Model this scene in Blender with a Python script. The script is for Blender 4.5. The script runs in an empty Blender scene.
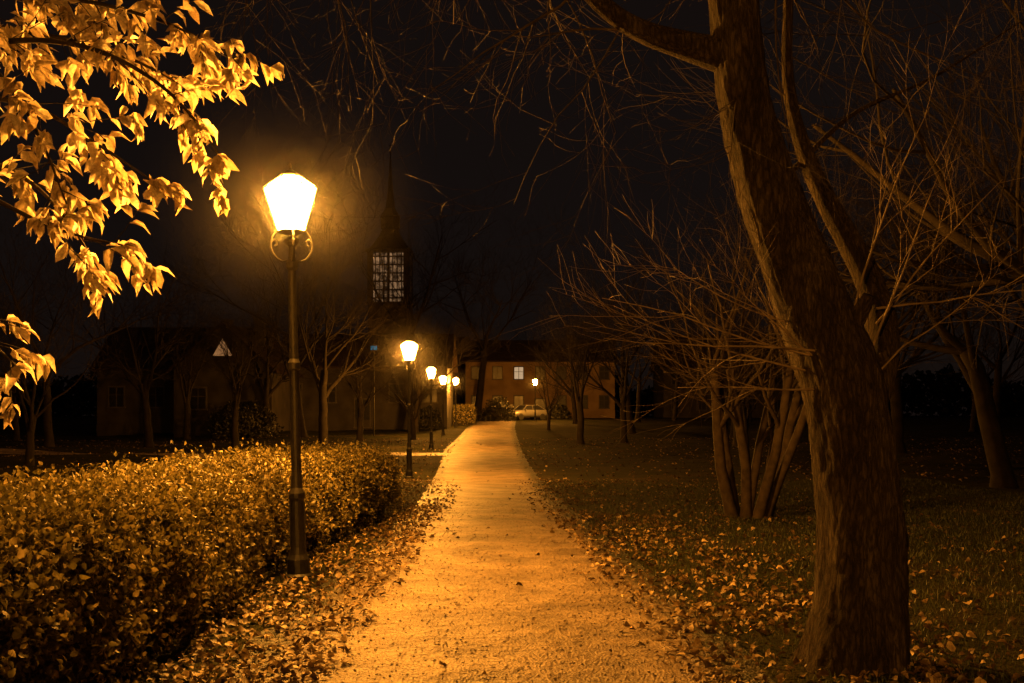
import bpy, math, random
import numpy as np
from mathutils import Vector, noise
random.seed(7); rng=np.random.default_rng(7)
scene=bpy.context.scene
scene.view_settings.view_transform='Standard'
scene.view_settings.look='None'
scene.view_settings.exposure=0

# ------------------------------------------------------------------ materials
def newmat(name):
    m=bpy.data.materials.new(name); m.use_nodes=True
    nt=m.node_tree; nt.nodes.clear()
    out=nt.nodes.new('ShaderNodeOutputMaterial')
    return m,nt,out
def N(nt,t,**k):
    n=nt.nodes.new(t)
    for a,b in k.items(): setattr(n,a,b)
    return n
def ramp(nt,stops):
    r=nt.nodes.new('ShaderNodeValToRGB'); e=r.color_ramp.elements
    e[0].position=stops[0][0]; e[0].color=(*stops[0][1],1)
    e[1].position=stops[-1][0]; e[1].color=(*stops[-1][1],1)
    for p,c in stops[1:-1]:
        x=e.new(p); x.color=(*c,1)
    return r
def noisemat(name,stops,scale=5,rough=.8,bump=.3,bscale=30,mapping=(1,1,1),detail=4,bdist=.02,spec=.3,metal=0):
    m,nt,out=newmat(name); L=nt.links
    tc=N(nt,'ShaderNodeTexCoord'); mp=N(nt,'ShaderNodeMapping'); mp.inputs['Scale'].default_value=mapping
    L.new(tc.outputs['Object'],mp.inputs['Vector'])
    n1=N(nt,'ShaderNodeTexNoise'); n1.inputs['Scale'].default_value=scale; n1.inputs['Detail'].default_value=detail
    L.new(mp.outputs[0],n1.inputs['Vector'])
    r=ramp(nt,stops); L.new(n1.outputs['Fac'],r.inputs['Fac'])
    p=N(nt,'ShaderNodeBsdfPrincipled'); p.inputs['Roughness'].default_value=rough
    p.inputs['Specular IOR Level'].default_value=spec; p.inputs['Metallic'].default_value=metal
    if bump>0:
        n2=N(nt,'ShaderNodeTexNoise'); n2.inputs['Scale'].default_value=bscale; n2.inputs['Detail'].default_value=detail
        L.new(mp.outputs[0],n2.inputs['Vector'])
        b=N(nt,'ShaderNodeBump'); b.inputs['Strength'].default_value=bump; b.inputs['Distance'].default_value=bdist
        L.new(n2.outputs['Fac'],b.inputs['Height']); L.new(b.outputs[0],p.inputs['Normal'])
    L.new(r.outputs[0],p.inputs['Base Color'])
    L.new(p.outputs[0],out.inputs[0])
    return m
def leafmat(name,stops,trans=.35,rough=.5,gloss=.05):
    m,nt,out=newmat(name); L=nt.links
    g=N(nt,'ShaderNodeNewGeometry'); r=ramp(nt,stops)
    L.new(g.outputs['Random Per Island'],r.inputs['Fac'])
    d=N(nt,'ShaderNodeBsdfDiffuse'); t=N(nt,'ShaderNodeBsdfTranslucent'); gl=N(nt,'ShaderNodeBsdfGlossy'); gl.inputs['Roughness'].default_value=rough
    tc=N(nt,'ShaderNodeTexCoord'); n=N(nt,'ShaderNodeTexNoise'); n.inputs['Scale'].default_value=45; n.inputs['Detail'].default_value=1
    L.new(tc.outputs['Object'],n.inputs['Vector'])
    mr=N(nt,'ShaderNodeMapRange'); mr.inputs['From Min'].default_value=.3; mr.inputs['From Max'].default_value=.7; mr.inputs['To Min'].default_value=.65; mr.inputs['To Max'].default_value=1.15
    L.new(n.outputs['Fac'],mr.inputs['Value'])
    mul=N(nt,'ShaderNodeVectorMath',operation='SCALE'); L.new(r.outputs[0],mul.inputs[0]); L.new(mr.outputs[0],mul.inputs['Scale'])
    L.new(mul.outputs[0],d.inputs[0]); L.new(mul.outputs[0],t.inputs[0]); gl.inputs[0].default_value=(.8,.8,.8,1)
    m1=N(nt,'ShaderNodeMixShader'); m1.inputs[0].default_value=trans
    L.new(d.outputs[0],m1.inputs[1]); L.new(t.outputs[0],m1.inputs[2])
    m2=N(nt,'ShaderNodeMixShader'); m2.inputs[0].default_value=gloss
    L.new(m1.outputs[0],m2.inputs[1]); L.new(gl.outputs[0],m2.inputs[2])
    L.new(m2.outputs[0],out.inputs[0]); return m
def emat(name,col,s):
    m,nt,out=newmat(name); e=N(nt,'ShaderNodeEmission'); e.inputs[0].default_value=(*col,1); e.inputs[1].default_value=s
    nt.links.new(e.outputs[0],out.inputs[0]); return m
def barkmat():
    m,nt,out=newmat('bark'); L=nt.links
    tc=N(nt,'ShaderNodeTexCoord'); mp=N(nt,'ShaderNodeMapping'); mp.inputs['Scale'].default_value=(1,1,.22); L.new(tc.outputs['Object'],mp.inputs['Vector'])
    n1=N(nt,'ShaderNodeTexNoise'); n1.inputs['Scale'].default_value=6; n1.inputs['Detail'].default_value=8; n1.inputs['Roughness'].default_value=.68
    v=N(nt,'ShaderNodeTexVoronoi',feature='DISTANCE_TO_EDGE'); v.inputs['Scale'].default_value=30
    n2=N(nt,'ShaderNodeTexNoise'); n2.inputs['Scale'].default_value=55; n2.inputs['Detail'].default_value=6; n2.inputs['Roughness'].default_value=.72
    nd=N(nt,'ShaderNodeVectorMath',operation='MULTIPLY_ADD'); L.new(n1.outputs['Color'],nd.inputs[0]); nd.inputs[1].default_value=(.14,.14,.14); L.new(mp.outputs[0],nd.inputs[2])
    L.new(mp.outputs[0],n1.inputs['Vector']); L.new(nd.outputs[0],v.inputs['Vector']); L.new(mp.outputs[0],n2.inputs['Vector'])
    r=ramp(nt,[(.32,(.022,.016,.011)),(.5,(.06,.044,.029)),(.68,(.125,.1,.07))]); L.new(n1.outputs['Fac'],r.inputs[0])
    cr=N(nt,'ShaderNodeMapRange'); cr.inputs['From Max'].default_value=.2; cr.inputs['To Min'].default_value=.45; L.new(v.outputs['Distance'],cr.inputs['Value'])
    c2=N(nt,'ShaderNodeMapRange'); c2.inputs['From Min'].default_value=.35; c2.inputs['From Max'].default_value=.65; c2.inputs['To Min'].default_value=.5; c2.inputs['To Max'].default_value=1.35; L.new(n2.outputs['Fac'],c2.inputs['Value'])
    mm=N(nt,'ShaderNodeMath',operation='MULTIPLY'); L.new(cr.outputs[0],mm.inputs[0]); L.new(c2.outputs[0],mm.inputs[1])
    sc=N(nt,'ShaderNodeVectorMath',operation='SCALE'); L.new(r.outputs[0],sc.inputs[0]); L.new(mm.outputs[0],sc.inputs['Scale'])
    h=N(nt,'ShaderNodeMath',operation='MULTIPLY_ADD'); h.inputs[1].default_value=1.8; L.new(n2.outputs['Fac'],h.inputs[0]); L.new(cr.outputs[0],h.inputs[2])
    b=N(nt,'ShaderNodeBump'); b.inputs['Strength'].default_value=1; b.inputs['Distance'].default_value=.035; L.new(h.outputs[0],b.inputs['Height'])
    p=N(nt,'ShaderNodeBsdfPrincipled'); p.inputs['Roughness'].default_value=.9; p.inputs['Specular IOR Level'].default_value=.2
    L.new(sc.outputs[0],p.inputs['Base Color']); L.new(b.outputs[0],p.inputs['Normal']); L.new(p.outputs[0],out.inputs[0]); return m

LC=(1,.36,.035)
M_iron=noisemat('cast_iron',[(.3,(.012,.012,.011)),(.7,(.03,.028,.025))],scale=20,rough=.5,bump=.15,spec=.4)
M_glass=emat('lamp_glass_lit',LC,2200)
M_glass_roof=emat('lamp_glass_top_lit',LC,420)
M_bark=barkmat()
M_farbark=noisemat('dark_bark',[(.3,(.01,.0075,.005)),(.7,(.026,.02,.014))],scale=4,rough=.9,bump=0,detail=2)
M_twig=noisemat('twig_bark',[(.3,(.02,.014,.009)),(.7,(.05,.037,.025))],scale=9,rough=.85,bump=0,detail=2)
M_twig2=noisemat('lit_twig_bark',[(.3,(.08,.06,.04)),(.7,(.18,.14,.1))],scale=9,rough=.7,bump=0,detail=2)  # twig bark with lamplight put into its colour, for the low sprays
M_hedge=leafmat('hedge_leaf',[(0,(.06,.052,.015)),(.35,(.13,.115,.03)),(.7,(.25,.21,.065)),(1,(.45,.36,.15))],trans=.3)
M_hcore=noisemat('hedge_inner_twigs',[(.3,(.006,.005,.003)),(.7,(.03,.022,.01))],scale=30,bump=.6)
M_litter=leafmat('fallen_leaf',[(0,(.04,.024,.01)),(.45,(.1,.06,.022)),(.8,(.25,.17,.07)),(1,(.52,.4,.22))],trans=.12,rough=.55)
M_tleaf=leafmat('autumn_leaf',[(0,(.28,.21,.12)),(.5,(.5,.41,.27)),(1,(.7,.62,.48))],trans=.44)
M_grassb=leafmat('grass_blade',[(0,(.015,.028,.008)),(.6,(.034,.055,.015)),(1,(.08,.08,.03))],trans=.2)
M_shrub=leafmat('shrub_leaf',[(0,(.012,.015,.006)),(1,(.04,.036,.013))],trans=.2)
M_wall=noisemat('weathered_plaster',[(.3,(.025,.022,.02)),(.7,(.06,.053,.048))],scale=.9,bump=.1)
M_wall2=noisemat('ochre_plaster',[(.3,(.15,.1,.055)),(.7,(.27,.185,.1))],scale=.7,bump=.1)
M_roof=noisemat('roof_tiles',[(.3,(.015,.01,.008)),(.7,(.04,.022,.016))],scale=6,bump=.5)
M_stone=noisemat('tower_stone',[(.3,(.08,.07,.06)),(.7,(.16,.14,.12))],scale=1,bump=.4)
M_frame=noisemat('window_frame',[(.3,(.055,.05,.045)),(.7,(.09,.08,.07))],scale=5,bump=.05)
M_dark=noisemat('dark_window',[(.3,(.01,.01,.012)),(.7,(.02,.02,.022))],rough=.3,bump=0,spec=.4)
M_winlit=emat('window_lit',(1,.66,.36),.5)
M_windim=emat('window_dim',(1,.45,.16),.28)
M_blue=emat('blue_sign_light',(.06,.3,.42),.4)
m,nt,out=newmat('belfry_light'); tc=N(nt,'ShaderNodeTexCoord'); n=N(nt,'ShaderNodeTexNoise'); n.inputs['Scale'].default_value=1.3; n.inputs['Detail'].default_value=4
nt.links.new(tc.outputs['Object'],n.inputs['Vector']); r=ramp(nt,[(.4,(.03,.016,.008)),(.6,(.26,.14,.065))]); nt.links.new(n.outputs['Fac'],r.inputs[0])
e=N(nt,'ShaderNodeEmission'); nt.links.new(r.outputs[0],e.inputs[0]); nt.links.new(e.outputs[0],out.inputs[0]); M_belfry=m

# ------------------------------------------------------------------ mesh helpers
class MB:
    def __init__(s): s.v=[]; s.f=[]; s.m=[]; s.n=0
    def add(s,V,F,m=0):
        V=np.asarray(V,float).reshape(-1,3); s.v.append(V)
        for f in F: s.f.append(tuple(i+s.n for i in f)); s.m.append(m)
        s.n+=len(V)
    def box(s,c,size,m=0,rz=0):
        x,y,z=[a/2 for a in size]; V=np.array([[a*x,b*y,cc*z] for cc in(-1,1) for b in(-1,1) for a in(-1,1)])
        if rz: 
            R=np.array([[math.cos(rz),-math.sin(rz),0],[math.sin(rz),math.cos(rz),0],[0,0,1]]); V=V@R.T
        s.add(V+np.array(c),[(0,2,3,1),(4,5,7,6),(0,1,5,4),(2,6,7,3),(0,4,6,2),(1,3,7,5)],m)
    def lathe(s,c,prof,n=16,m=0,ph=0):
        V=[];F=[]
        for r,z in prof:
            for i in range(n):
                a=2*math.pi*i/n+ph; V.append((c[0]+r*math.cos(a),c[1]+r*math.sin(a),c[2]+z))
        for j in range(len(prof)-1):
            for i in range(n):
                F.append((j*n+i,j*n+(i+1)%n,(j+1)*n+(i+1)%n,(j+1)*n+i))
        F.append(tuple(range(n))[::-1]); F.append(tuple((len(prof)-1)*n+i for i in range(n)))
        s.add(V,F,m)
    def tube(s,P,R,n=5,m=0,disp=None):
        P=np.asarray(P,float); R=np.asarray(R,float); k=len(P)
        T=np.gradient(P,axis=0); T/=np.linalg.norm(T,axis=1)[:,None]+1e-9
        u=np.cross(T[0],[.3,.9,.1] if abs(T[0][1])<.9 else [1,0,0]); u/=np.linalg.norm(u)
        a=np.arange(n)*2*math.pi/n; ca,sa=np.cos(a)[:,None],np.sin(a)[:,None]
        V=np.empty((k,n,3))
        for i in range(k):
            u=u-T[i]*np.dot(u,T[i]); u/=np.linalg.norm(u)+1e-9; w=np.cross(T[i],u)
            rr=R[i] if disp is None else (R[i]*disp(i,a,P[i]))[:,None]
            V[i]=P[i]+rr*(ca*u+sa*w)
        F=[]
        for j in range(k-1):
            b=j*n
            for i in range(n):
                i2=(i+1)%n; F.append((b+i,b+i2,b+n+i2,b+n+i))
        F.append(tuple((k-1)*n+i for i in range(n)))
        s.add(V.reshape(-1,3),F,m)
    def mesh(s,name,mats,smooth=False):
        me=bpy.data.meshes.new(name); me.from_pydata(np.concatenate(s.v).tolist(),[],s.f)
        for m in mats: me.materials.append(m)
        me.polygons.foreach_set('material_index',s.m)
        if smooth: me.polygons.foreach_set('use_smooth',[True]*len(s.f))
        me.update(); return me
    def obj(s,name,mats,parent=None,smooth=False,loc=None):
        return mkobj(name,s.mesh(name,mats,smooth),parent,loc)
def mkobj(name,me,parent=None,loc=None,rz=0,sc=1):
    o=bpy.data.objects.new(name,me); scene.collection.objects.link(o)
    if parent: o.parent=parent
    if loc is not None: o.location=loc
    o.rotation_euler[2]=rz; o.scale=(sc,)*3
    return o
def empty(name,loc=(0,0,0),rz=0):
    o=bpy.data.objects.new(name,None); scene.collection.objects.link(o); o.location=loc; o.rotation_euler[2]=rz; return o
def fastmesh(name,V,F,mat,smooth=False):
    me=bpy.data.meshes.new(name); me.vertices.add(len(V)); me.vertices.foreach_set('co',V.astype(np.float32).ravel())
    k=F.shape[1]; me.loops.add(F.size); me.loops.foreach_set('vertex_index',F.astype(np.int32).ravel())
    me.polygons.add(len(F)); me.polygons.foreach_set('loop_start',np.arange(0,F.size,k,dtype=np.int32))
    try: me.polygons.foreach_set('loop_total',np.full(len(F),k,dtype=np.int32))
    except Exception: pass
    me.materials.append(mat); me.update(calc_edges=True); me.validate(); 
    if smooth: me.polygons.foreach_set('use_smooth',[True]*len(F))
    return me
LT=np.array([[0,0,0],[-.5,.3,.09],[0,.32,-.01],[.5,.3,.09],[-.46,.62,.04],[0,.64,-.05],[.46,.62,.04],[0,1,-.2]])
LF=np.array([[0,2,1],[0,3,2],[1,2,5],[1,5,4],[2,3,6],[2,6,5],[4,5,7],[5,6,7]])
def unit(a): return a/(np.linalg.norm(a,axis=-1,keepdims=True)+1e-9)
def leaves(name,P,D,Nn,S,W,mat,curl=None):
    D=unit(D); X=unit(np.cross(D,Nn)); Z=np.cross(X,D)
    n=len(P); T=np.repeat(LT[None],n,0).copy()
    T[:,:,0]*=W[:,None]
    if curl is not None: T[:,:,2]*=curl[:,None]
    T*=S[:,None,None]
    V=P[:,None]+T[:,:,0:1]*X[:,None]+T[:,:,1:2]*D[:,None]+T[:,:,2:3]*Z[:,None]
    F=(LF[None]+8*np.arange(n)[:,None,None]).reshape(-1,3)
    return fastmesh(name,V.reshape(-1,3),F,mat)
def rdir(n): return unit(rng.normal(size=(n,3)))

# ------------------------------------------------------------------ terrain
KY=[-60,11,20,33,45,55,75,95,115,140,600]; KZ=[0,0,-.1,-.25,-.2,-.05,.2,.7,1.2,1.3,1.3]
ys=np.unique(np.concatenate([np.arange(-60,0,5),np.arange(0,150,.5),np.arange(150,620,15)]))
def zraw(y): return np.interp(y,KY,KZ)
zk=np.array([np.mean([zraw(y+d) for d in np.linspace(-4,4,9)]) for y in ys])
def GZ(y): return np.interp(y,ys,zk)
def und(x,y):
    w=np.clip((np.abs(x+.5)-4)/8,0,1)
    return w*(.12*np.sin(x*.31+y*.17)+.08*np.sin(x*.7-y*.41+1.3))
xs=np.unique(np.concatenate([np.arange(-400,-40,20),np.arange(-40,-12,1),np.arange(-12,12,.5),np.arange(12,40,1),np.arange(40,401,20)]))
XX,YY=np.meshgrid(xs,ys); ZZ=GZ(YY)+und(XX,YY)*np.where(YY<100,1,.0)
V=np.stack([XX,YY,ZZ],-1).reshape(-1,3); nx=len(xs)
I=(np.arange(len(ys)-1)[:,None]*nx+np.arange(nx-1)[None]).ravel()
F=np.stack([I,I+1,I+1+nx,I+nx],1)
def GH(x,y): return GZ(y)+und(np.asarray(x,float),np.asarray(y,float))
def soil(nt,tc):
    L=nt.links
    a=N(nt,'ShaderNodeTexNoise'); a.inputs['Scale'].default_value=.6; a.inputs['Detail'].default_value=6
    b=N(nt,'ShaderNodeTexNoise'); b.inputs['Scale'].default_value=28; b.inputs['Detail'].default_value=5
    for q in(a,b): L.new(tc.outputs['Object'],q.inputs['Vector'])
    r1=ramp(nt,[(.35,(.01,.014,.004)),(.55,(.024,.025,.009)),(.7,(.045,.033,.014))]); L.new(a.outputs['Fac'],r1.inputs[0])
    r2=ramp(nt,[(.35,(.3,.3,.3)),(.65,(1.5,1.4,1.2))]); L.new(b.outputs['Fac'],r2.inputs[0])
    mx=N(nt,'ShaderNodeMix',data_type='RGBA',blend_type='MULTIPLY'); mx.inputs[0].default_value=1
    L.new(r1.outputs[0],mx.inputs[6]); L.new(r2.outputs[0],mx.inputs[7]); return mx,b
m,nt,out=newmat('grass_soil'); L=nt.links
tc=N(nt,'ShaderNodeTexCoord'); mx,b=soil(nt,tc)
bp=N(nt,'ShaderNodeBump'); bp.inputs['Strength'].default_value=.8; bp.inputs['Distance'].default_value=.05; L.new(b.outputs['Fac'],bp.inputs['Height'])
p=N(nt,'ShaderNodeBsdfPrincipled'); p.inputs['Roughness'].default_value=.95; p.inputs['Specular IOR Level'].default_value=.1
L.new(mx.outputs[2],p.inputs['Base Color']); L.new(bp.outputs[0],p.inputs['Normal']); L.new(p.outputs[0],out.inputs[0])
M_ground=m
mkobj('ground',fastmesh('ground',V,F,M_ground,True))
m,nt,out=newmat('gravel_path'); L=nt.links
tc=N(nt,'ShaderNodeTexCoord'); a=N(nt,'ShaderNodeTexNoise'); a.inputs['Scale'].default_value=1.3; a.inputs['Detail'].default_value=7; a.inputs['Roughness'].default_value=.62
b=N(nt,'ShaderNodeTexNoise'); b.inputs['Scale'].default_value=60; b.inputs['Detail'].default_value=3
c=N(nt,'ShaderNodeTexVoronoi'); c.inputs['Scale'].default_value=55
d=N(nt,'ShaderNodeTexNoise'); d.inputs['Scale'].default_value=9; d.inputs['Detail'].default_value=5
for q in(a,b,c,d): L.new(tc.outputs['Object'],q.inputs['Vector'])
r1=ramp(nt,[(.3,(.1,.07,.04)),(.44,(.18,.132,.08)),(.56,(.28,.21,.135)),(.72,(.4,.31,.2))]); L.new(a.outputs['Fac'],r1.inputs[0])
r2=ramp(nt,[(.3,(.4,.4,.4)),(.7,(1.45,1.45,1.45))]); L.new(b.outputs['Fac'],r2.inputs[0])
mx=N(nt,'ShaderNodeMix',data_type='RGBA',blend_type='MULTIPLY'); mx.inputs[0].default_value=1
L.new(r1.outputs[0],mx.inputs[6]); L.new(r2.outputs[0],mx.inputs[7])
sx,sb=soil(nt,tc)
at=N(nt,'ShaderNodeAttribute'); at.attribute_name='edge'
e1=N(nt,'ShaderNodeMath',operation='MULTIPLY_ADD'); L.new(d.outputs['Fac'],e1.inputs[0]); e1.inputs[1].default_value=.9; L.new(at.outputs['Fac'],e1.inputs[2])
e2=N(nt,'ShaderNodeMath',operation='MULTIPLY_ADD'); L.new(b.outputs['Fac'],e2.inputs[0]); e2.inputs[1].default_value=.5; L.new(e1.outputs[0],e2.inputs[2])
er=N(nt,'ShaderNodeMapRange'); er.inputs['From Min'].default_value=1.15; er.inputs['From Max'].default_value=1.5; L.new(e2.outputs[0],er.inputs['Value'])
fm=N(nt,'ShaderNodeMix',data_type='RGBA'); L.new(er.outputs[0],fm.inputs[0]); L.new(mx.outputs[2],fm.inputs[6]); L.new(sx.outputs[2],fm.inputs[7])
ad=N(nt,'ShaderNodeMath',operation='ADD'); L.new(c.outputs['Distance'],ad.inputs[0]); L.new(b.outputs['Fac'],ad.inputs[1])
bp=N(nt,'ShaderNodeBump'); bp.inputs['Strength'].default_value=.8; bp.inputs['Distance'].default_value=.022; L.new(ad.outputs[0],bp.inputs['Height'])
bp2=N(nt,'ShaderNodeBump'); bp2.inputs['Strength'].default_value=.9; bp2.inputs['Distance'].default_value=.2; L.new(a.outputs['Fac'],bp2.inputs['Height']); L.new(bp.outputs[0],bp2.inputs['Normal'])
bp3=N(nt,'ShaderNodeBump'); bp3.inputs['Strength'].default_value=.7; bp3.inputs['Distance'].default_value=.05; L.new(d.outputs['Fac'],bp3.inputs['Height']); L.new(bp2.outputs[0],bp3.inputs['Normal'])
p=N(nt,'ShaderNodeBsdfPrincipled'); p.inputs['Roughness'].default_value=.55; p.inputs['Specular IOR Level'].default_value=.45
L.new(fm.outputs[2],p.inputs['Base Color']); L.new(bp3.outputs[0],p.inputs['Normal']); L.new(p.outputs[0],out.inputs[0])
M_path=m
PCY=[-30,-10,7,12,23,40,55,90,112]; PCX=[0,-.02,-.1,-.2,-.45,-.95,-1.4,-1.7,-1.5]
PW=[2.6,2.6,2.8,2.6,2.25,2.6,3.1,3.2,3.2]
def pcx(y): return np.interp(y,PCY,PCX)
def pw(y): return np.interp(y,PCY,PW)
py=ys[(ys>=-30)&(ys<=112)]
py=np.unique(np.concatenate([py,np.arange(3,30,.1).round(2)]))
rows=[];nc=29;ed=[]
for y in py:
    m_=.3; w=pw(y)/2
    l=-w-m_+.14*noise.noise(Vector((0,y*.8,0))); r=w+m_+.14*noise.noise(Vector((9,y*.8,0)))
    for i in range(nc):
        t=i/(nc-1); x=l+(r-l)*t
        rows.append((pcx(y)+x,y,GZ(y)+.006+.012*(1-(2*t-1)**2)))
        dd=min(x-l,r-x); ed.append(1-min(1,dd/.75))
V=np.array(rows); I=(np.arange(len(py)-1)[:,None]*nc+np.arange(nc-1)[None]).ravel()
me=fastmesh('gravel_path',V,np.stack([I,I+1,I+1+nc,I+nc],1),M_path,True)
A=me.attributes.new('edge','FLOAT','POINT'); A.data.foreach_set('value',np.array(ed,dtype=np.float32))
mkobj('gravel_path',me)
def crosspath(name,x0,x1,yc,w):
    X=np.arange(x0,x1+.01,.5); J=np.arange(yc-w/2,yc+w/2+.01,.5); rows=[]
    for x in X:
        for y in J: rows.append((x,y,float(GH(x,y))+.006))
    k=len(J); I=(np.arange(len(X)-1)[:,None]*k+np.arange(k-1)[None]).ravel()
    mkobj(name,fastmesh(name,np.array(rows),np.stack([I,I+k,I+1+k,I+1],1),M_path,True))
crosspath('side_path',-39,-2.5,50,2.5)

# ------------------------------------------------------------------ street lamps
def lamp_mesh():
    mb=MB()
    mb.lathe((0,0,0),[(.14,0),(.14,.06),(.115,.08),(.11,.22),(.085,.27),(.075,.34),(.07,.8),(.085,.83),(.085,.88),(.06,.93),(.05,1.1),
        (.047,2.1),(.062,2.12),(.062,2.18),(.045,2.22),(.04,3.1),(.06,3.13),(.06,3.18),(.035,3.22),(.032,3.34),(.07,3.38),(.075,3.41),(.03,3.44)],14,0)
    for k in range(8):
        a=k*math.pi/4; mb.box((.072*math.cos(a),.072*math.sin(a),.57),(.014,.014,.44),0,a)
    n=6; zb,zt=3.5,3.93; rb,rt=.135,.265
    mb.lathe((0,0,0),[(.03,3.43),(.04,3.45),(.145,3.485),(.15,3.5),(.12,3.505)],6,0)
    for k in range(n):
        a0=k*math.pi/3; a1=a0+math.pi/3; q=.93
        def pt(r,a,z): return (r*math.cos(a),r*math.sin(a),z)
        mb.add([pt(rb*q,a0,zb+.006),pt(rb*q,a1,zb+.006),pt(rt*q,a1,zt),pt(rt*q,a0,zt)],[(0,1,2,3)],1)
        mb.tube([pt(rb,a0,zb),pt(rt,a0,zt)],[.006,.006],4,0)
        mb.tube([pt(rt,a0,zt),pt(rt,a1,zt)],[.008,.008],4,0)
        mb.add([pt(rt*.94,a0,zt+.01),pt(rt*.94,a1,zt+.01),pt(.1,a1,zt+.11),pt(.1,a0,zt+.11)],[(0,1,2,3)],2)
        mb.tube([pt(rt,a0,zt+.006),pt(.1,a0,zt+.12)],[.006,.006],4,0)
    mb.lathe((0,0,0),[(.105,zt+.11),(.108,zt+.125),(.06,zt+.16),(.02,zt+.18),(.012,zt+.2),(.02,zt+.215),(.004,zt+.25)],12,0)
    for k in range(4):
        a=k*math.pi/2+.2; P=[];R=[]
        prof=[(.045,3.2),(.09,3.19),(.14,3.215),(.185,3.27),(.205,3.33),(.2,3.385),(.17,3.41),(.145,3.39),(.145,3.355),(.165,3.345)]
        for r,z in prof: P.append((r*math.cos(a),r*math.sin(a),z)); R.append(.011)
        mb.tube(P,R,6,0)
        P=[(r*math.cos(a),r*math.sin(a),z) for r,z in [(.2,3.37),(.19,3.43),(.15,3.49)]]
        mb.tube(P,[.01]*3,6,0)
    return mb.mesh('street_lamp_mesh',[M_iron,M_glass,M_glass_roof])
LM=lamp_mesh()
# lamp glow added as scattering balls around the lanterns, density fading smoothly to nothing
m,nt,out=newmat('lamp_halo_volume'); RM=1.7
tc=N(nt,'ShaderNodeTexCoord'); mp=N(nt,'ShaderNodeMapping'); mp.inputs['Scale'].default_value=(1/RM,)*3; g=N(nt,'ShaderNodeTexGradient',gradient_type='SPHERICAL')
nt.links.new(tc.outputs['Object'],mp.inputs['Vector']); nt.links.new(mp.outputs[0],g.inputs['Vector'])
pw3=N(nt,'ShaderNodeMath',operation='POWER'); pw3.inputs[1].default_value=2.6; nt.links.new(g.outputs['Fac'],pw3.inputs[0])
ml=N(nt,'ShaderNodeMath',operation='MULTIPLY'); ml.inputs[1].default_value=.010; nt.links.new(pw3.outputs[0],ml.inputs[0])
vs=N(nt,'ShaderNodeVolumeScatter'); vs.inputs['Anisotropy'].default_value=.2; nt.links.new(ml.outputs[0],vs.inputs['Density']); nt.links.new(vs.outputs[0],out.inputs['Volume'])
mb=MB(); mb.lathe((0,0,0),[(max(.001,RM*math.sin(t)),-RM*math.cos(t)) for t in np.linspace(.01,math.pi-.01,15)],24); HALO=mb.mesh('halo_ball',[m],True)
for i,(x,y) in enumerate([(-2.1,11.2),(-2.98,33),(-3.9,55),(-4.55,75),(-4.5,91),(2.2,108),(-2.3,-6)]):
    o=mkobj('street_lamp',LM,None,(x,y,float(GH(x,y))-.02),rz=.3*i,sc=.985)
    if i==0: o.rotation_euler=(0,math.radians(-1.2),.1)
    if i<6: mkobj('lamp_halo',HALO,o,(0,0,3.73))

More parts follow.
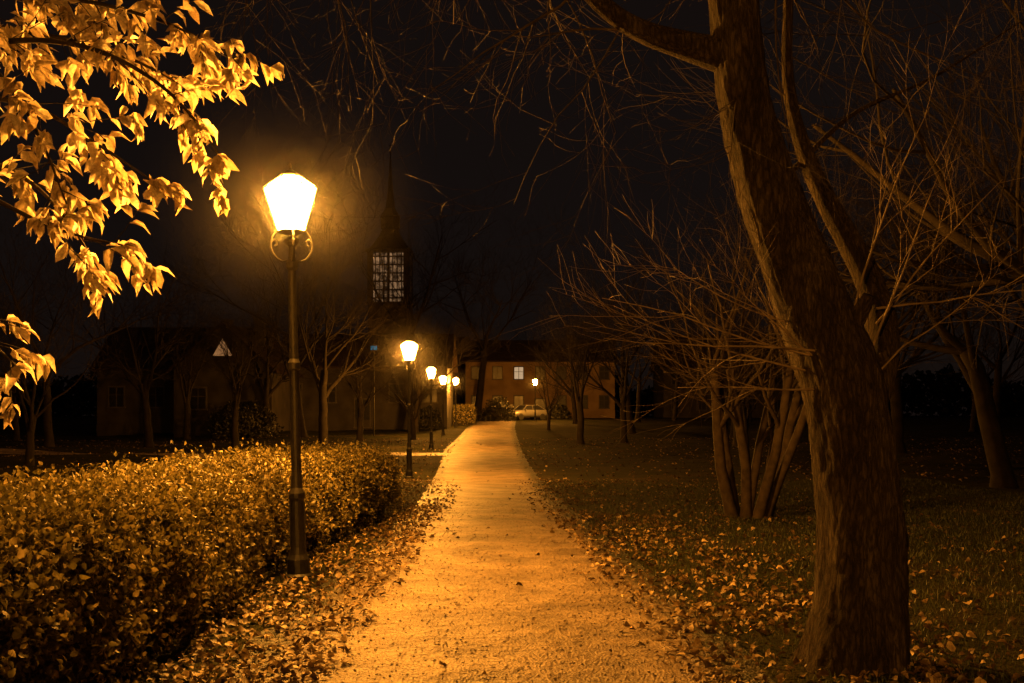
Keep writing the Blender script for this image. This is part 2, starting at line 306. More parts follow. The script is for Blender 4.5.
# ------------------------------------------------------------------ hedges
def hedge_face(y): return np.interp(y,[0,7,11.2,15,19.6],[-2.15,-2.22,-2.38,-2.2,-1.95])
def hedge(name,y0,y1,front,back,h,nleaf,size,seed):
    r=np.random.default_rng(seed); e=empty(name)
    mb=MB(); Y=np.linspace(y0+.15,y1-.15,max(4,int((y1-y0)*2)))
    V=[];F=[]
    for y in Y:
        f=front(y)-.14; b=back(y)+.14; z0=float(GZ(y)); 
        V+= [(f-.12,y,z0+.0),(f,y,z0+.3),(f,y,z0+h-.18),(f-.15,y,z0+h-.1),(b+.15,y,z0+h-.1),(b,y,z0+h-.18),(b,y,z0+.3),(b+.12,y,z0)]
    for j in range(len(Y)-1):
        for i in range(7): F.append((j*8+i,j*8+i+1,j*8+8+i+1,j*8+8+i))
    F.append(tuple(range(8))); F.append(tuple((len(Y)-1)*8+i for i in range(8)))
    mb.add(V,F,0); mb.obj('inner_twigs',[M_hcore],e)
    L=y1-y0; W=float(np.mean([front(y)-back(y) for y in Y])); areas=np.array([h*L*1.0,W*L*1.15,h*L*.35,h*W,h*W]); pr=areas/areas.sum()
    face=r.choice(5,nleaf,p=pr); u=r.random(nleaf); v=r.random(nleaf)
    y=np.where(face<3,y0+u*L,np.where(face==3,y0,y1)); f=front(y); b=back(y)
    z=np.where(face==1,h,v*h); x=np.where(face==0,f,np.where(face==2,b,np.where(face==1,b+v*(f-b),b+u*(f-b))))
    nrm=np.zeros((nleaf,3)); nrm[face==0]=(1,0,.15); nrm[face==1]=(0,0,1); nrm[face==2]=(-1,0,.15); nrm[face==3]=(0,-1,.1); nrm[face==4]=(0,1,.1)
    P=np.stack([x,y,z],1)
    cx=np.clip((x-(f-.3))/.3,0,1)*np.clip((z-(h-.28))/.28,0,1); P[:,2]-=cx*.08; P[:,0]-=cx*.08
    cy=np.clip((y-(y1-.35))/.35,0,1); P[:,2]-=cy*np.where(z>h*.7,.09,0)
    lump=np.array([noise.noise(Vector((a*1.3,b_*1.3,c*1.6+seed)))*.12+noise.noise(Vector((a*4.5,b_*4.5,c*4.5)))*.08 for a,b_,c in P])
    depth=np.abs(r.normal(0,.04,nleaf))*np.where(r.random(nleaf)<.1,-1.1,1)
    P+=unit(nrm)*(lump-depth*1.3)[:,None]
    P[:,2]=np.maximum(P[:,2],.03)+GZ(P[:,1])
    thin=(z<.25)&(face!=1)&(r.random(nleaf)<.6)
    P=P[~thin]; nrm=nrm[~thin]; n=len(P)
    rd=unit(r.normal(size=(n,3)))
    D=unit(nrm*.55+rd+np.array([0,0,.25])); Nn=unit(nrm+.8*unit(r.normal(size=(n,3))))
    me=leaves('leaves',P,D,Nn,size*(.5+.9*r.random(n)),.45+.25*r.random(n),M_hedge)
    mkobj('leaves',me,e)
    mb=MB(); SP=[];SD=[];SS=[]
    for k in range(int(L*8)):
        yy=y0+r.random()*L; xx=back(yy)+r.random()*(front(yy)-back(yy)); z0=float(GZ(yy))+h-.08
        hgt=.1+.15*r.random()**2; d=np.array([r.normal()*.25,r.normal()*.25,1]); q=np.array([xx,yy,z0])
        mb.tube([q,q+d*hgt],[.003,.0015],3)
        for t in np.linspace(.3,1,5): SP.append(q+d*hgt*t); SD.append(unit(r.normal(size=3)+[0,0,.5])); SS.append(size*(.7+.5*r.random()))
    mb.obj('shoots',[M_twig],e)
    n=len(SP); mkobj('shoot_leaves',leaves('shoot_leaves',np.array(SP),np.array(SD),rdir(n),np.array(SS),np.full(n,.5),M_hedge),e)
    return e
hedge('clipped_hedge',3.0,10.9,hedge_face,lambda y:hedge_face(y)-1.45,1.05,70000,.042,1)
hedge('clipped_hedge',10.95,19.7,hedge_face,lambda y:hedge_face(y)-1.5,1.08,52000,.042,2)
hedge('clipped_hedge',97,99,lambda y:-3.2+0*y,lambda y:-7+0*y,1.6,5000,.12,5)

# ------------------------------------------------------------------ trees
def rotv(d,ang,az):
    d=Vector(d).normalized(); u=d.orthogonal().normalized(); w=d.cross(u)
    return (d*math.cos(ang)+(u*math.cos(az)+w*math.sin(az))*math.sin(ang)).normalized()
def grow(mb,p,d,r,L,lvl,R,up=.12,wand=.22,sides=6,nch=(5,8),minr=.004,spread=(.45,.95),lratio=(.45,.75)):
    n=6 if lvl>0 else 4; P=[Vector(p)]; d=Vector(d).normalized(); rad=[r]; dirs=[d.copy()]
    for i in range(n):
        d=(d+Vector((R.gauss(0,wand),R.gauss(0,wand),R.gauss(0,wand)+up))*.5).normalized()
        P.append(P[-1]+d*(L/n)); rad.append(max(minr*.5,r*(1-(i+1)/n*.75))); dirs.append(d.copy())
    mb.tube([tuple(q) for q in P],rad,max(3,sides))
    if lvl<=0: return
    for k in range(R.randint(*nch)):
        t=R.uniform(.22,1)*n; i=min(n-1,int(t)); q=P[i].lerp(P[i+1],t-i); rr=rad[i]*R.uniform(.38,.62)
        grow(mb,q,rotv(dirs[i],R.uniform(*spread),R.uniform(0,6.28)),max(minr,rr),L*R.uniform(*lratio),lvl-1,R,up,wand*1.12,sides-1 if sides>3 else 3,nch,minr,spread,lratio)
def baretree(seed,H=9,r=.2,lvl=4,lean=(0,0),trunk=.35,nch=(4,7),up=.14,minr=.006,mat=None):
    R=random.Random(seed); mb=MB(); p=Vector((0,0,-.1)); d=Vector((lean[0],lean[1],1)).normalized()
    hT=H*trunk; P=[p];n=8; dd=d
    rad=[r*1.35]
    for i in range(n):
        dd=(dd+Vector((R.gauss(0,.09),R.gauss(0,.09),.05))).normalized(); P.append(P[-1]+dd*hT/n); rad.append(r*(1-.3*(i+1)/n))
    mb.tube([tuple(q) for q in P],rad,12)
    for k in range(R.randint(4,6)):
        i=R.randint(n-3,n); grow(mb,P[i],rotv(dd,R.uniform(.25,.9),k*1.35+R.uniform(0,.5)),rad[i]*R.uniform(.4,.65),H*R.uniform(.4,.55),lvl-1,R,up,.2,7,nch,minr)
    return mb.mesh('bare_tree_mesh',[mat or M_farbark],True)
far=[baretree(11,10,.22,4),baretree(12,8,.2,4,(.15,0),.3),baretree(13,12,.26,4,(-.1,0),.38),baretree(14,6.5,.17,4,(0,.1),.3)]
spots=[(-14.6,60,1),(-9.3,56,0),(-8.6,64,3),(-12.5,68,2),(-18.5,58,0),(-22,54,2),(-27,62,1),(-7,82,0),(-5.9,68,3),(-31,48,0),(-9,100,2),(-13,92,0),
 (2.75,86,3),(3.7,62,1),(6.3,64,0),(8.2,78,2),(11.5,58,1),(14,72,0),(17,50,2),(12,38,0),(20,62,1),(24,46,0),(9.5,46,3),(28,66,2),(5.6,100,0),(11.5,104,2),(-17,40,3),(19,34,2),
 (-24,95,2),(-19,120,0),(-13,128,2),(-30,110,0),(16,112,2),(22,105,0),(0.5,150,2),(-6,140,0),(7,150,0),(-38,80,2),(34,84,0),(40,60,2),(-16,74,0),(-20,70,1)]
RR=random.Random(5)
for x,y,k in spots:
    mkobj('bare_tree',far[k],None,(x,y,float(GH(x,y))),rz=RR.uniform(0,6.28),sc=RR.uniform(.85,1.15))
for x,y,s in [(-10,125,2),(-22,118,1.8),(-4,128,1.7)]: mkobj('bare_tree',far[2],None,(x,y,float(GH(x,y))),rz=RR.uniform(0,6.28),sc=s)
mkobj('bare_tree',baretree(31,9,.27,4,(-.18,0),.4),None,(11.9,27.5,float(GH(11.9,27.5))))
mkobj('bare_tree',baretree(33,9,.2,4,(-.12,0),.33,minr=.0024,nch=(4,6)),None,(7.6,13.5,0))
mkobj('bare_tree',baretree(34,10,.22,4,(-.05,0),.33,minr=.003,nch=(4,6)),None,(9.5,20,0))
mb=MB(); R=random.Random(21)
for k in range(9):
    a=k*2*math.pi/9+R.uniform(-.2,.2); s=R.uniform(.1,.42)
    base=Vector((math.cos(a)*.28,math.sin(a)*.28,-.1)); d=Vector((math.cos(a)*s,math.sin(a)*s,1)).normalized()
    P=[base];r0=R.uniform(.06,.11);rad=[r0*1.3];dd=d
    for i in range(8):
        dd=(dd+Vector((R.gauss(0,.06),R.gauss(0,.06),.02))).normalized(); P.append(P[-1]+dd*.33); rad.append(r0*(1-.05*i))
    mb.tube([tuple(q) for q in P],rad,9)
    for j in range(3): grow(mb,P[R.randint(4,8)],rotv(dd,R.uniform(.2,.7),R.uniform(0,6.28)),r0*.42,R.uniform(1.4,2.6),2,R,.12,.2,5,(4,6),.0025)
mb.obj('multi_stem_tree',[M_twig],None,True,(3.95,19,-.1))

fg=empty('old_park_tree')
def smoothpts(P,R,step=.05):
    P=np.array(P,float);R=np.array(R,float); s=np.concatenate([[0],np.cumsum(np.linalg.norm(np.diff(P,axis=0),axis=1))]); n=int(s[-1]/step)
    t=np.linspace(0,s[-1],n); out=np.stack([np.interp(t,s,P[:,i]) for i in range(3)],1); rr=np.interp(t,s,R)
    k=7; pad=lambda a:np.concatenate([np.repeat(a[:1],k,0),a,np.repeat(a[-1:],k,0)])
    ker=np.ones(2*k+1)/(2*k+1)
    o2=np.stack([np.convolve(pad(out[:,i]),ker,'valid') for i in range(3)],1); r2=np.convolve(pad(rr),ker,'valid'); o2[0]=out[0]; return o2,r2
def bark(i,a,p):
    o=[]
    for t in a:
        c=math.cos(t);s=math.sin(t); z=p[2]
        v=1+.13*noise.noise(Vector((c*1.2,s*1.2,z*1.3)))
        v+=.03-.08*abs(noise.noise(Vector((c*6,s*6,z*2.4))))
        v+=.045*noise.noise(Vector((c*12,s*12,z*6)))+.035*noise.noise(Vector((c*24,s*24,z*11)))
        v+=max(0,.4-z)*.5*(.5+.5*math.cos(5*t+1))*max(0,.4-z)*1.6
        o.append(v)
    return np.array(o)
TP=[(2.17,7.3,-.1),(2.19,7.3,.06),(2.22,7.3,.41),(2.245,7.3,.93),(2.2,7.3,1.38),(2.115,7.32,1.82),(1.925,7.35,2.34),(1.69,7.4,2.98),(1.515,7.4,3.62),(1.43,7.4,4.26),(1.4,7.4,4.9),(1.45,7.4,6.2),(1.3,7.5,8)]
TR=[.345,.325,.29,.265,.25,.245,.235,.195,.168,.16,.15,.1,.04]
P,Rr=smoothpts(TP,TR,.022)
mb=MB(); mb.tube(P,Rr,88,0,bark); mb.obj('trunk',[M_bark],fg,True)
limbs=[([(2.2,7.4,1.45),(2.36,7.5,1.75),(2.5,7.6,2.08),(2.48,7.7,2.4),(2.32,7.75,2.75),(2.14,7.8,3.08),(2.0,7.85,3.45),(1.9,7.9,3.9),(1.95,8,4.8),(2.2,8.2,6)],[.15,.13,.115,.1,.085,.07,.055,.04,.03,.015]),
 ([(1.5,7.4,3.9),(1.2,7.4,3.99),(.95,7.4,4.04),(.69,7.4,4.14),(.48,7.35,4.34),(.1,7.3,4.8),(-.4,7.3,5.2)],[.13,.095,.075,.065,.055,.045,.03]),
 ([(2.05,7.3,2.0),(2.2,7.22,2.2),(2.28,7.15,2.34),(2.26,7.12,2.42)],[.09,.06,.045,.03]),
 ([(1.42,7.4,4.3),(1.8,7.2,4.7),(2.4,7.1,5.1),(3.2,7.1,5.4)],[.1,.06,.04,.02]),
 ([(1.95,7.85,3.3),(2.4,8.0,3.75),(3.0,8.2,4.0),(3.9,8.4,4.6)],[.022,.015,.01,.006])]
mb=MB(); R=random.Random(3)
paths=[]
for lp,lr in limbs:
    a,b=smoothpts(lp,lr,.04); mb.tube(a,b,22,0,bark); paths.append((a,b))
mb.obj('limbs',[M_bark],fg,True)
mb=MB()
def twigs(path,rad,n,tr,L,bias,lvl=2,up=.0,w=.25):
    for k in range(n):
        i=R.randint(int(len(path)*tr[0]),int(len(path)*tr[1])-1); d=Vector((R.gauss(0,.6),R.gauss(0,.5),R.gauss(0,.5)))+Vector(bias)
        grow(mb,path[i],d,min(rad[i]*.4,R.uniform(.005,.011)),L*R.uniform(.6,1.3),lvl,R,up,w,5,(4,7),.0015,(.4,.9))
twigs(P,Rr,20,(.45,.95),1.6,(0,.3,.3))
twigs(paths[0][0],paths[0][1],9,(.3,.95),1.4,(.3,.4,.2))
twigs(paths[1][0],paths[1][1],15,(.3,1),1.3,(-.2,.3,-.25))
twigs(paths[3][0],paths[3][1],7,(.2,1),1.5,(.3,.3,-.5))
twigs(paths[4][0],paths[4][1],7,(.2,1),1.4,(.3,.3,-.2))
mb.obj('twigs',[M_twig],fg,True)
mb=MB()
for (q,d,L) in [((2.0,7.2,1.95),(-1,-.05,.25),1.5),((2.0,7.2,1.85),(-1,.1,.12),1.45),((2.05,7.2,1.75),(-1,.0,-.05),1.0),((2.0,7.2,2.1),(-1,.1,.35),1.1),((1.95,7.15,2.0),(-1,0,.12),1.4),
                ((2.0,7.2,1.9),(-.8,-.2,.5),.8),((2.3,7.3,2.0),(.5,0,1),1.2),((2.4,7.5,2.2),(.6,.1,.8),1.3),((2.3,7.4,1.8),(.7,.1,.5),1.1),((2.2,7.3,2.3),(.15,0,1),1.3),((2.4,7.5,2.3),(.9,.1,.2),1.3)]:
    grow(mb,q,d,.009,L,2,R,.05,.18,5,(4,6),.0018,(.35,.8),(.35,.6))
mb.obj('low_sprays',[M_twig2],fg,True)

# leafy branch tree at the left
lt=empty('autumn_leaf_tree'); mb=MB(); R=random.Random(8)
tp,tr=smoothpts([(-6.6,9.8,-.1),(-6.5,9.8,1.5),(-6.6,9.7,3),(-6.4,9.7,4.5),(-6.5,9.8,7)],[.26,.2,.17,.14,.05],.06)
mb.tube(tp,tr,24,0,bark)
K=9.4/7
def sc_(b): return [(x*K,y*K,1.6+(z-1.6)*K) for x,y,z in b]
B=[[(-4.9,7.2,3.6),(-3.5,7.2,3.95),(-2.8,7.1,3.95),(-2.3,7.0,3.75),(-1.95,7.0,3.45),(-1.76,7.0,3.12)],
   [(-4.9,7.2,3.2),(-3.6,7.2,3.6),(-3.0,7.0,3.55),(-2.6,7.0,3.3),(-2.15,7.0,3.0)],
   [(-4.9,7.2,2.9),(-3.6,7.0,3.1),(-3.1,6.9,2.9),(-2.75,6.8,2.7),(-2.25,6.8,2.6)],
   [(-4.6,7.2,2.3),(-3.5,7,2.3),(-3.25,6.9,2.15),(-3.1,6.9,1.95),(-2.95,6.9,1.86)],
   [(-4.85,7.2,4.2),(-3.6,7.3,4.3),(-2.8,7.2,4.25),(-2.2,7.2,4.1),(-1.65,7.1,3.8)],
   [(-4.85,7.2,4.0),(-3.6,6.9,3.95),(-3.15,6.9,3.75),(-2.9,6.9,3.4),(-2.65,6.9,2.75)],
   [(-4.85,7.2,4.2),(-3.5,7.4,4.15),(-2.9,7.4,4.05),(-2.4,7.4,3.9),(-2.1,7.3,3.7)],
   [(-4.85,7.2,3.0),(-3.6,7.4,3.3),(-3.2,7.4,3.2),(-2.9,7.4,2.9),(-2.6,7.3,2.45)]]
LP=[];LD=[];LN=[];LS=[]
def cluster(p,d,n):
    for k in range(n):
        a=R.uniform(0,6.28); q=rotv(d,R.uniform(.5,1.25),a); v=Vector(q)+Vector((0,0,-.45)); 
        LP.append(tuple(Vector(p)+Vector(d)*R.uniform(-.12,.02))); LD.append(tuple(v)); nn=Vector((R.gauss(0,.6),R.gauss(0,.6),.7)); LN.append(tuple(nn)); LS.append(R.uniform(.10,.22))
for bi,b_ in enumerate(B):
    a,rr=smoothpts(sc_(b_),np.linspace(.035,.006,len(b_)),.05); mb.tube(a,rr,7)
    m_=len(a); dens=[30,24,24,9,32,18,24,18][bi]
    for k in range(dens):
        i=int(m_*R.uniform(.38 if bi!=3 else .6,.99)); q=Vector(a[i]); d=(Vector(a[min(i+1,m_-1)])-Vector(a[max(i-1,0)])).normalized()
        d=rotv(d,R.uniform(.4,1.1),R.uniform(0,6.28)); L=R.uniform(.15,.6); Pn=[q]
        for s in range(4): d=(d+Vector((R.gauss(0,.12),R.gauss(0,.12),-.06))).normalized(); Pn.append(Pn[-1]+d*L/4)
        mb.tube([tuple(x) for x in Pn],[.006,.005,.004,.003,.003],4)
        cluster(Pn[-1],d,R.randint(6,9))
        if R.random()<.6: cluster(Pn[2],d,R.randint(2,5))
    cluster(a[-1],Vector(a[-1])-Vector(a[-3]) ,9)
for k in range(7):
    grow(mb,(R.uniform(-2.6,-1.2),R.uniform(9,10.2),R.uniform(5.4,6)),(R.uniform(-.2,.5),0,-1),.007,R.uniform(.9,1.6),2,R,-.1,.16,5,(4,6),.0014)
a,rr=smoothpts([(-6.45,9.8,5.4),(-4.5,10,5.8),(-2.5,10,5.9),(-1,10.3,5.8)],[.08,.06,.04,.02],.06); mb.tube(a,rr,8)
mb.obj('trunk_and_branches',[M_farbark],lt,True)
LP,LD,LN,LS=map(np.array,(LP,LD,LN,LS))
mkobj('leaves',leaves('leaves',LP,LD,LN,LS,.32+.14*rng.random(len(LS)),M_tleaf,.6+1.8*rng.random(len(LS))),lt)

# ------------------------------------------------------------------ fallen leaves and grass
def scatter(n,x0,x1,y0,y1,f):
    x=rng.uniform(x0,x1,n*3); y=y0+(y1-y0)*rng.random(n*3)**1.5; k=rng.random(n*3)<f(x,y); return x[k][:n],y[k][:n]
def dens(x,y):
    e=np.abs(x-pcx(y))-pw(y)/2; on=e<0
    cl=np.array([.5+1.1*noise.noise(Vector((a*.9,b*.9,2))) for a,b in zip(x,y)])
    left=(x<pcx(y)); 
    d=np.where(on,np.where(e>-.45,np.where(left,.9,.4),.02),np.where(e<1.4,.95,np.clip(.55-.09*(e-1.4),.12,.55)))*np.clip(cl,.1,1)
    under=(x<-2.3)&(x>-3.8)&(y<19.6); d=np.where(under,0,d)
    return np.clip(d,0,1)
x,y=scatter(16000,-5,9,5.2,32,dens)
u=rng.random(3000); yy=5.3+16*rng.random(3000)**1.6; lx=hedge_face(yy)+.05; rx=pcx(yy)-pw(yy)/2+.3; xx=lx+(rx-lx)*u
u2=rng.random(2200); y2=5.3+14*rng.random(2200)**1.6; x2=pcx(y2)+pw(y2)/2-.2+1.9*u2**1.3
x=np.concatenate([x,xx,x2]); y=np.concatenate([y,yy,y2]); n=len(x)
P=np.stack([x,y,GH(x,y)+.022+.02*rng.random(n)],1); a=rng.random(n)*6.28
D=np.stack([np.cos(a),np.sin(a),rng.normal(0,.2,n)],1); Nn=unit(np.stack([rng.normal(0,.4,n),rng.normal(0,.4,n),np.ones(n)],1))
mkobj('fallen_leaves',leaves('fallen_leaves',P,D,Nn,.028+.055*rng.random(n)**1.4,.55+.5*rng.random(n),M_litter,1+2*rng.random(n)))
x=rng.uniform(-35,35,7000); y=rng.uniform(30,70,7000); k=(np.abs(x-pcx(y))>pw(y)/2)|(rng.random(7000)<.05); x=x[k];y=y[k];n=len(x)
P=np.stack([x,y,GH(x,y)+.03],1); a=rng.random(n)*6.28
mkobj('fallen_leaves',leaves('fallen_leaves',P,np.stack([np.cos(a),np.sin(a),rng.normal(0,.2,n)],1),unit(np.stack([rng.normal(0,.35,n),rng.normal(0,.35,n),np.ones(n)],1)),.07+.05*rng.random(n),np.full(n,.8),M_litter,1+2*rng.random(n)))
def gd(x,y):
    e=np.abs(x-pcx(y))-pw(y)/2+.3*np.array([noise.noise(Vector((a*2,b*2,7))) for a,b in zip(x,y)])
    return np.where(e<-.12,0,np.clip(.18+e*1.0,0,1))*np.where((x<-2.3)&(x>-3.8)&(y<19.6),0,1)
x,y=scatter(120000,-6,11,5.2,30,gd); n=len(x)
z=GH(x,y); h=.025+.05*rng.random(n); a=rng.random(n)*3.14; w=.0035; lx=rng.normal(0,.02,n); ly=rng.normal(0,.02,n)
V=np.stack([np.stack([x-w*np.cos(a),y-w*np.sin(a),z],1),np.stack([x+w*np.cos(a),y+w*np.sin(a),z],1),np.stack([x+lx,y+ly,z+h],1)],1).reshape(-1,3)
mkobj('grass',fastmesh('grass',V,np.arange(3*n).reshape(-1,3),M_grassb))
x=rng.uniform(-1.8,1.6,7000); y=5.5+18*rng.random(7000)**1.5; k=np.abs(x-pcx(y))<pw(y)/2-.05; x=x[k];y=y[k];n=len(x)
oc=np.array([[1,0,0],[0,1,0],[-1,0,0],[0,-1,0],[0,0,.7],[0,0,-.7]]); of=np.array([[0,1,4],[1,2,4],[2,3,4],[3,0,4],[1,0,5],[2,1,5],[3,2,5],[0,3,5]])
s=.004+.009*rng.random(n)**2; V=np.stack([x,y,GZ(y)+.02],1)[:,None]+oc[None]*s[:,None,None]*(.7+.6*rng.random((n,6,1)))
mkobj('pebbles',fastmesh('pebbles',V.reshape(-1,3),(of[None]+6*np.arange(n)[:,None,None]).reshape(-1,3),M_path))

# ------------------------------------------------------------------ buildings
def house(name,x,y,z,w,d,h,rh,wallm,rows,cols,lit=(),rz=0,ridge='x',chim=True,rowh=None):
    e=empty(name,(x,y,z),rz)
    mb=MB(); mb.box((0,0,h/2-.5),(w,d,h+1))
    if ridge=='x':
        mb.add([(-w/2,-d/2,h),(-w/2,d/2,h),(-w/2,0,h+rh),(w/2,-d/2,h),(w/2,d/2,h),(w/2,0,h+rh)],[(0,1,2),(3,5,4)])
    else:
        mb.add([(-w/2,-d/2,h),(w/2,-d/2,h),(0,-d/2,h+rh),(-w/2,d/2,h),(w/2,d/2,h),(0,d/2,h+rh)],[(0,1,2),(3,5,4)])
    mb.box((0,-d/2-.03,.3),(w+.06,.06,.6)); mb.obj('walls',[wallm],e)
    mb=MB(); o=.4; t=.15
    if ridge=='x':
        for s in(-1,1):
            mb.add([(-w/2-o,s*(d/2+o),h-.25),(w/2+o,s*(d/2+o),h-.25),(w/2+o,0,h+rh+.02),(-w/2-o,0,h+rh+.02),(-w/2-o,s*(d/2+o),h-.25+t),(w/2+o,s*(d/2+o),h-.25+t),(w/2+o,0,h+rh+t),(-w/2-o,0,h+rh+t)],[(0,1,2,3),(4,5,6,7),(0,1,5,4),(1,2,6,5),(2,3,7,6),(3,0,4,7)])
    else:
        for s in(-1,1):
            mb.add([(s*(w/2+o),-d/2-o,h-.25),(s*(w/2+o),d/2+o,h-.25),(0,d/2+o,h+rh+.02),(0,-d/2-o,h+rh+.02),(s*(w/2+o),-d/2-o,h-.25+t),(s*(w/2+o),d/2+o,h-.25+t),(0,d/2+o,h+rh+t),(0,-d/2-o,h+rh+t)],[(0,1,2,3),(4,5,6,7),(0,1,5,4),(1,2,6,5),(2,3,7,6),(3,0,4,7)])
    mb.obj('roof',[M_roof],e)
    if chim:
        mb=MB(); mb.box((w*.22,.3,h+rh*.9),(.7,.5,1.8)); mb.box((w*.22,.3,h+rh*.9+.95),(.85,.65,.12)); mb.obj('chimney',[M_wall],e)
    mb=MB(); hh=rowh or h/rows
    for r_ in range(rows):
        for c_ in range(cols):
            wx=-w/2+(c_+.5)*w/cols; wz=hh*(r_+.55)
            door=(r_==0 and c_==cols//2)
            ww,wh=(1.0,1.35) if not door else (1.1,2.1)
            if door: wz=1.1
            mt=3 if (r_,c_) in lit and lit[(r_,c_)]==2 else (2 if (r_,c_) in lit else 1)
            mb.box((wx,-d/2-.02,wz),(ww,.04,wh),mt if not door else 1)
            for s in(-1,1): mb.box((wx+s*(ww/2+.05),-d/2-.045,wz),(.1,.09,wh+.0),0)
            mb.box((wx,-d/2-.045,wz+wh/2+.06),(ww+.2,.09,.12),0); mb.box((wx,-d/2-.07,wz-wh/2-.05),(ww+.3,.14,.1),0)
            mb.box((wx,-d/2-.055,wz),(.06,.03,wh),0)
            if not door: mb.box((wx-ww/4,-d/2-.052,wz+.15),(ww/2-.06,.024,.05),0); mb.box((wx+ww/4,-d/2-.052,wz+.15),(ww/2-.06,.024,.05),0)
    mb.obj('windows_and_door',[M_frame,M_dark,M_winlit,M_windim],e)
    return e
g=float(GZ(80))
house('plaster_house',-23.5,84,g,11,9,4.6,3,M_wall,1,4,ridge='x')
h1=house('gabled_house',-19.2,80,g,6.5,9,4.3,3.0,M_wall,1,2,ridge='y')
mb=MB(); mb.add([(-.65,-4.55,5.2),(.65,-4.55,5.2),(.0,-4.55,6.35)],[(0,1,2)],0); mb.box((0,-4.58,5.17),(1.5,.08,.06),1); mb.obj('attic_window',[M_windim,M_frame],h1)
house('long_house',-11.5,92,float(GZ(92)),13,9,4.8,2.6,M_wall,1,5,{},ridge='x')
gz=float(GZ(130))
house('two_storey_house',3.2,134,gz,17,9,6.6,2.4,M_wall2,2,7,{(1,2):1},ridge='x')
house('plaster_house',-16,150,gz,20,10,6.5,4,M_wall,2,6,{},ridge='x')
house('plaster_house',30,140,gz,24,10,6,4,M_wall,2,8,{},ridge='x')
e=empty('church_tower',(-17.1,160,1.3)); mb=MB(); mb.box((0,0,7.8),(5.6,5.6,15.6)); mb.box((0,0,15.8),(6.2,6.2,.3))
for sx in(-1,1):
    for sy in(-1,1): mb.box((sx*2.5,sy*2.5,19.4),(.8,.8,6.9))
mb.box((0,0,19.4),(.35,5.4,6.9)); mb.box((0,0,23.05),(6.3,6.3,.4))
for i in range(6):
    for s in (-1,1): mb.box((0,s*2.62,16.5+i*1.15),(4.2,.1,.18)); mb.box((s*2.62,0,16.5+i*1.15),(.1,4.2,.18))
for i in range(-3,4):
    for s in (-1,1): mb.box((i*.6,s*2.5,19.4),(.13,.1,6.8)); mb.box((s*2.5,i*.6,19.4),(.1,.13,6.8))
mb.obj('stone_shaft',[M_stone],e)
mb=MB(); mb.box((0,0,19.4),(4.9,4.9,6.7)); mb.obj('lit_belfry_room',[M_belfry],e)
mb=MB(); mb.lathe((0,0,23.3),[(3.4,0),(2.6,.8),(1.7,2.0),(1.2,3.0),(1.4,3.2),(1.4,4.6),(1.5,4.8),(.7,6),(.35,9),(.05,14)],8,0,math.pi/8)
mb.lathe((0,0,37.1),[(.05,0),(.22,.2),(.05,.4),(.04,1.6)],8); mb.box((0,0,38.2),(.7,.07,.07)); mb.obj('spire',[M_roof],e)
e=empty('blue_lit_sign',(-9.1,75,float(GH(-9.1,75)))); mb=MB(); mb.lathe((0,0,0),[(.05,0),(.05,5.6)],8); mb.box((0,.03,5.8),(.55,.14,.4)); mb.obj('post_and_box',[M_iron],e)
mb=MB(); mb.box((0,-.06,5.8),(.4,.03,.26)); mb.obj('lit_face',[M_blue],e)

# ------------------------------------------------------------------ shrubs
def shrub(x,y,r,h,n,seed):
    q=np.random.default_rng(seed); e=empty('evergreen_shrub',(x,y,float(GH(x,y))))
    d=unit(q.normal(size=(n,3))); d[:,2]=np.abs(d[:,2]); rad=(.55+.45*q.random(n)**.4)
    lum=np.array([1+.35*noise.noise(Vector(v*2.3)+Vector((seed,0,0))) for v in d]); P=d*(rad*lum)[:,None]*np.array([r,r,h])
    mkobj('leaves',leaves('leaves',P,unit(d+q.normal(size=(n,3))*.7),d,.14+.1*q.random(n),np.full(n,.5),M_shrub),e)
    mb=MB(); R=random.Random(seed)
    for k in range(7): grow(mb,(0,0,0),(R.gauss(0,.5),R.gauss(0,.5),1),.04,h*.7,1,R,.05,.2,4,(3,5),.01)
    mb.obj('stems',[M_farbark],e)
shrub(-1.3,108,1.6,2.1,3500,1); shrub(-6.5,88,1.5,1.8,2500,2); shrub(4.6,116,1.3,1.5,2500,3); shrub(-17,72,2.2,2.2,3000,4)
n=26000; q=np.random.default_rng(77); X=q.uniform(-170,170,n); Hh=np.array([5+4.5*noise.noise(Vector((a*.05,0,0)))+3*noise.noise(Vector((a*.22,4,0))) for a in X]); Z=1.2+Hh*q.random(n)**.8
mkobj('distant_treeline',leaves('distant_treeline',np.stack([X,q.uniform(178,196,n),Z],1),rdir(n)+[0,0,.4],rdir(n),.6+1.1*q.random(n),np.full(n,.6),M_shrub))

# ------------------------------------------------------------------ parked car
M_paint=noisemat('grey_silver_paint',[(.3,(.13,.13,.135)),(.7,(.16,.16,.165))],rough=.35,bump=0,metal=.2,spec=.5)
M_tyre=noisemat('tyre_rubber',[(.3,(.015,.015,.015)),(.7,(.025,.025,.025))],rough=.8)
e=empty('parked_car',(1.45,112,float(GZ(112))),math.radians(35)); mb=MB()
secs=[(-2.1,.78,.35,.62),(-2.0,.84,.28,.78),(-1.2,.88,.25,.92),(-.75,.88,.25,.97),(.0,.88,.25,.98),(.9,.88,.25,.98),(1.7,.87,.25,.98),(2.0,.83,.3,.9),(2.08,.78,.36,.7)]
V=[]
for X,w,z0,z1 in secs: V+=[(X,-w*.96,z0),(X,-w,(z0+z1)/2),(X,-w*.95,z1),(X,-w*.5,z1+.04),(X,w*.5,z1+.04),(X,w*.95,z1),(X,w,(z0+z1)/2),(X,w*.96,z0)]
F=[(j*8+i,j*8+(i+1)%8,j*8+8+(i+1)%8,j*8+8+i) for j in range(len(secs)-1) for i in range(8)]+[tuple(range(8)),tuple(range((len(secs)-1)*8,len(secs)*8))]
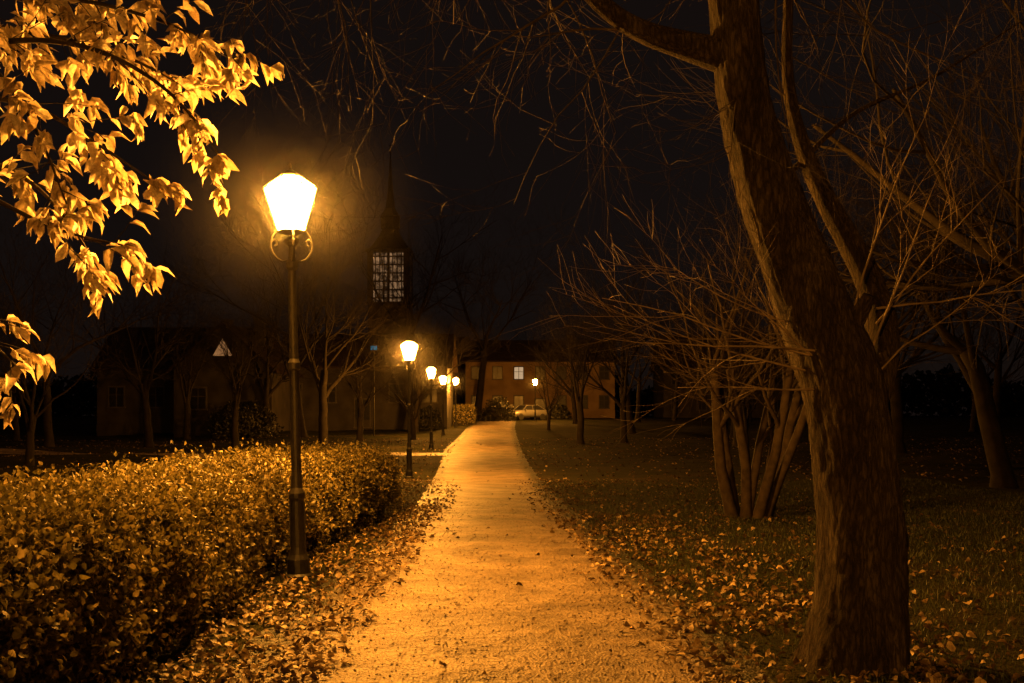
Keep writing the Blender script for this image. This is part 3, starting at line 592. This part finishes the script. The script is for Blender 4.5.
mb.add(V,F); mb.obj('body',[M_paint],e,True)
mb=MB(); G=[(-1.05,.8,.96),(-.45,.66,1.40),(.9,.64,1.44),(1.75,.78,.97)]; V=[]
for X,w,z in G: V+=[(X,-w,z),(X,w,z)]
V+=[(-.45,-.8,.97),(-.45,.8,.97),(.9,-.8,.97),(.9,.8,.97)]
mb.add(V,[(0,1,3,2),(4,5,7,6),(0,2,8),(1,9,3),(2,4,10,8),(3,9,11,5),(4,6,10),(5,11,7)],0)
mb.obj('windows',[M_dark],e)
mb=MB(); mb.box((.22,0,1.44),(1.35,1.24,.05)); 
for s in(-1,1):
    mb.tube([(-1.05,s*.8,.97),(-.45,s*.66,1.42),(.9,s*.64,1.45),(1.75,s*.78,.98)],[.035]*4,5); mb.tube([(.2,s*.8,.97),(.2,s*.655,1.43)],[.03]*2,5); mb.box((-.8,s*.95,1.0),(.1,.18,.12))
mb.obj('roof_and_pillars',[M_paint],e)
mb=MB()
for X in(-1.3,1.3):
    for s in(-1,1):
        V=[];n=20
        for yy,rr in((-.1,.28),(-.1,.31),(.1,.31),(.1,.2)):
            for i in range(n): a=i*2*math.pi/n; V.append((X+rr*math.cos(a),s*.8+yy*s,.31+rr*math.sin(a)))
        mb.add(V,[(j*n+i,j*n+(i+1)%n,j*n+n+(i+1)%n,j*n+n+i) for j in range(3) for i in range(n)]+[tuple(range(n)),tuple(range(3*n,4*n))])
mb.obj('wheels',[M_tyre],e)
mb=MB(); 
for s in(-1,1): mb.box((-2.06,s*.6,.66),(.08,.3,.14))
mb.obj('headlamps',[M_frame],e)

# ------------------------------------------------------------------ world, camera
w=bpy.data.worlds.new('World'); scene.world=w; w.use_nodes=True; nt=w.node_tree; nt.nodes.clear()
out=nt.nodes.new('ShaderNodeOutputWorld'); sky=nt.nodes.new('ShaderNodeTexSky'); sky.sky_type='NISHITA'; sky.sun_disc=False
sky.sun_elevation=math.radians(-5); sky.sun_rotation=math.radians(40)
b1=nt.nodes.new('ShaderNodeBackground'); b1.inputs[1].default_value=.006; nt.links.new(sky.outputs[0],b1.inputs[0])
b2=nt.nodes.new('ShaderNodeBackground'); b2.inputs[0].default_value=(.006,.0038,.0032,1); b2.inputs[1].default_value=1
ad=nt.nodes.new('ShaderNodeAddShader'); nt.links.new(b1.outputs[0],ad.inputs[0]); nt.links.new(b2.outputs[0],ad.inputs[1]); nt.links.new(ad.outputs[0],out.inputs[0])
cam=bpy.data.cameras.new('camera'); co=bpy.data.objects.new('camera',cam); scene.collection.objects.link(co)
co.location=(0,0,1.6); co.rotation_euler=(math.radians(90),0,0); cam.sensor_width=36; cam.lens=40; cam.shift_y=.0718; cam.clip_end=2000; cam.clip_start=.05
scene.camera=co
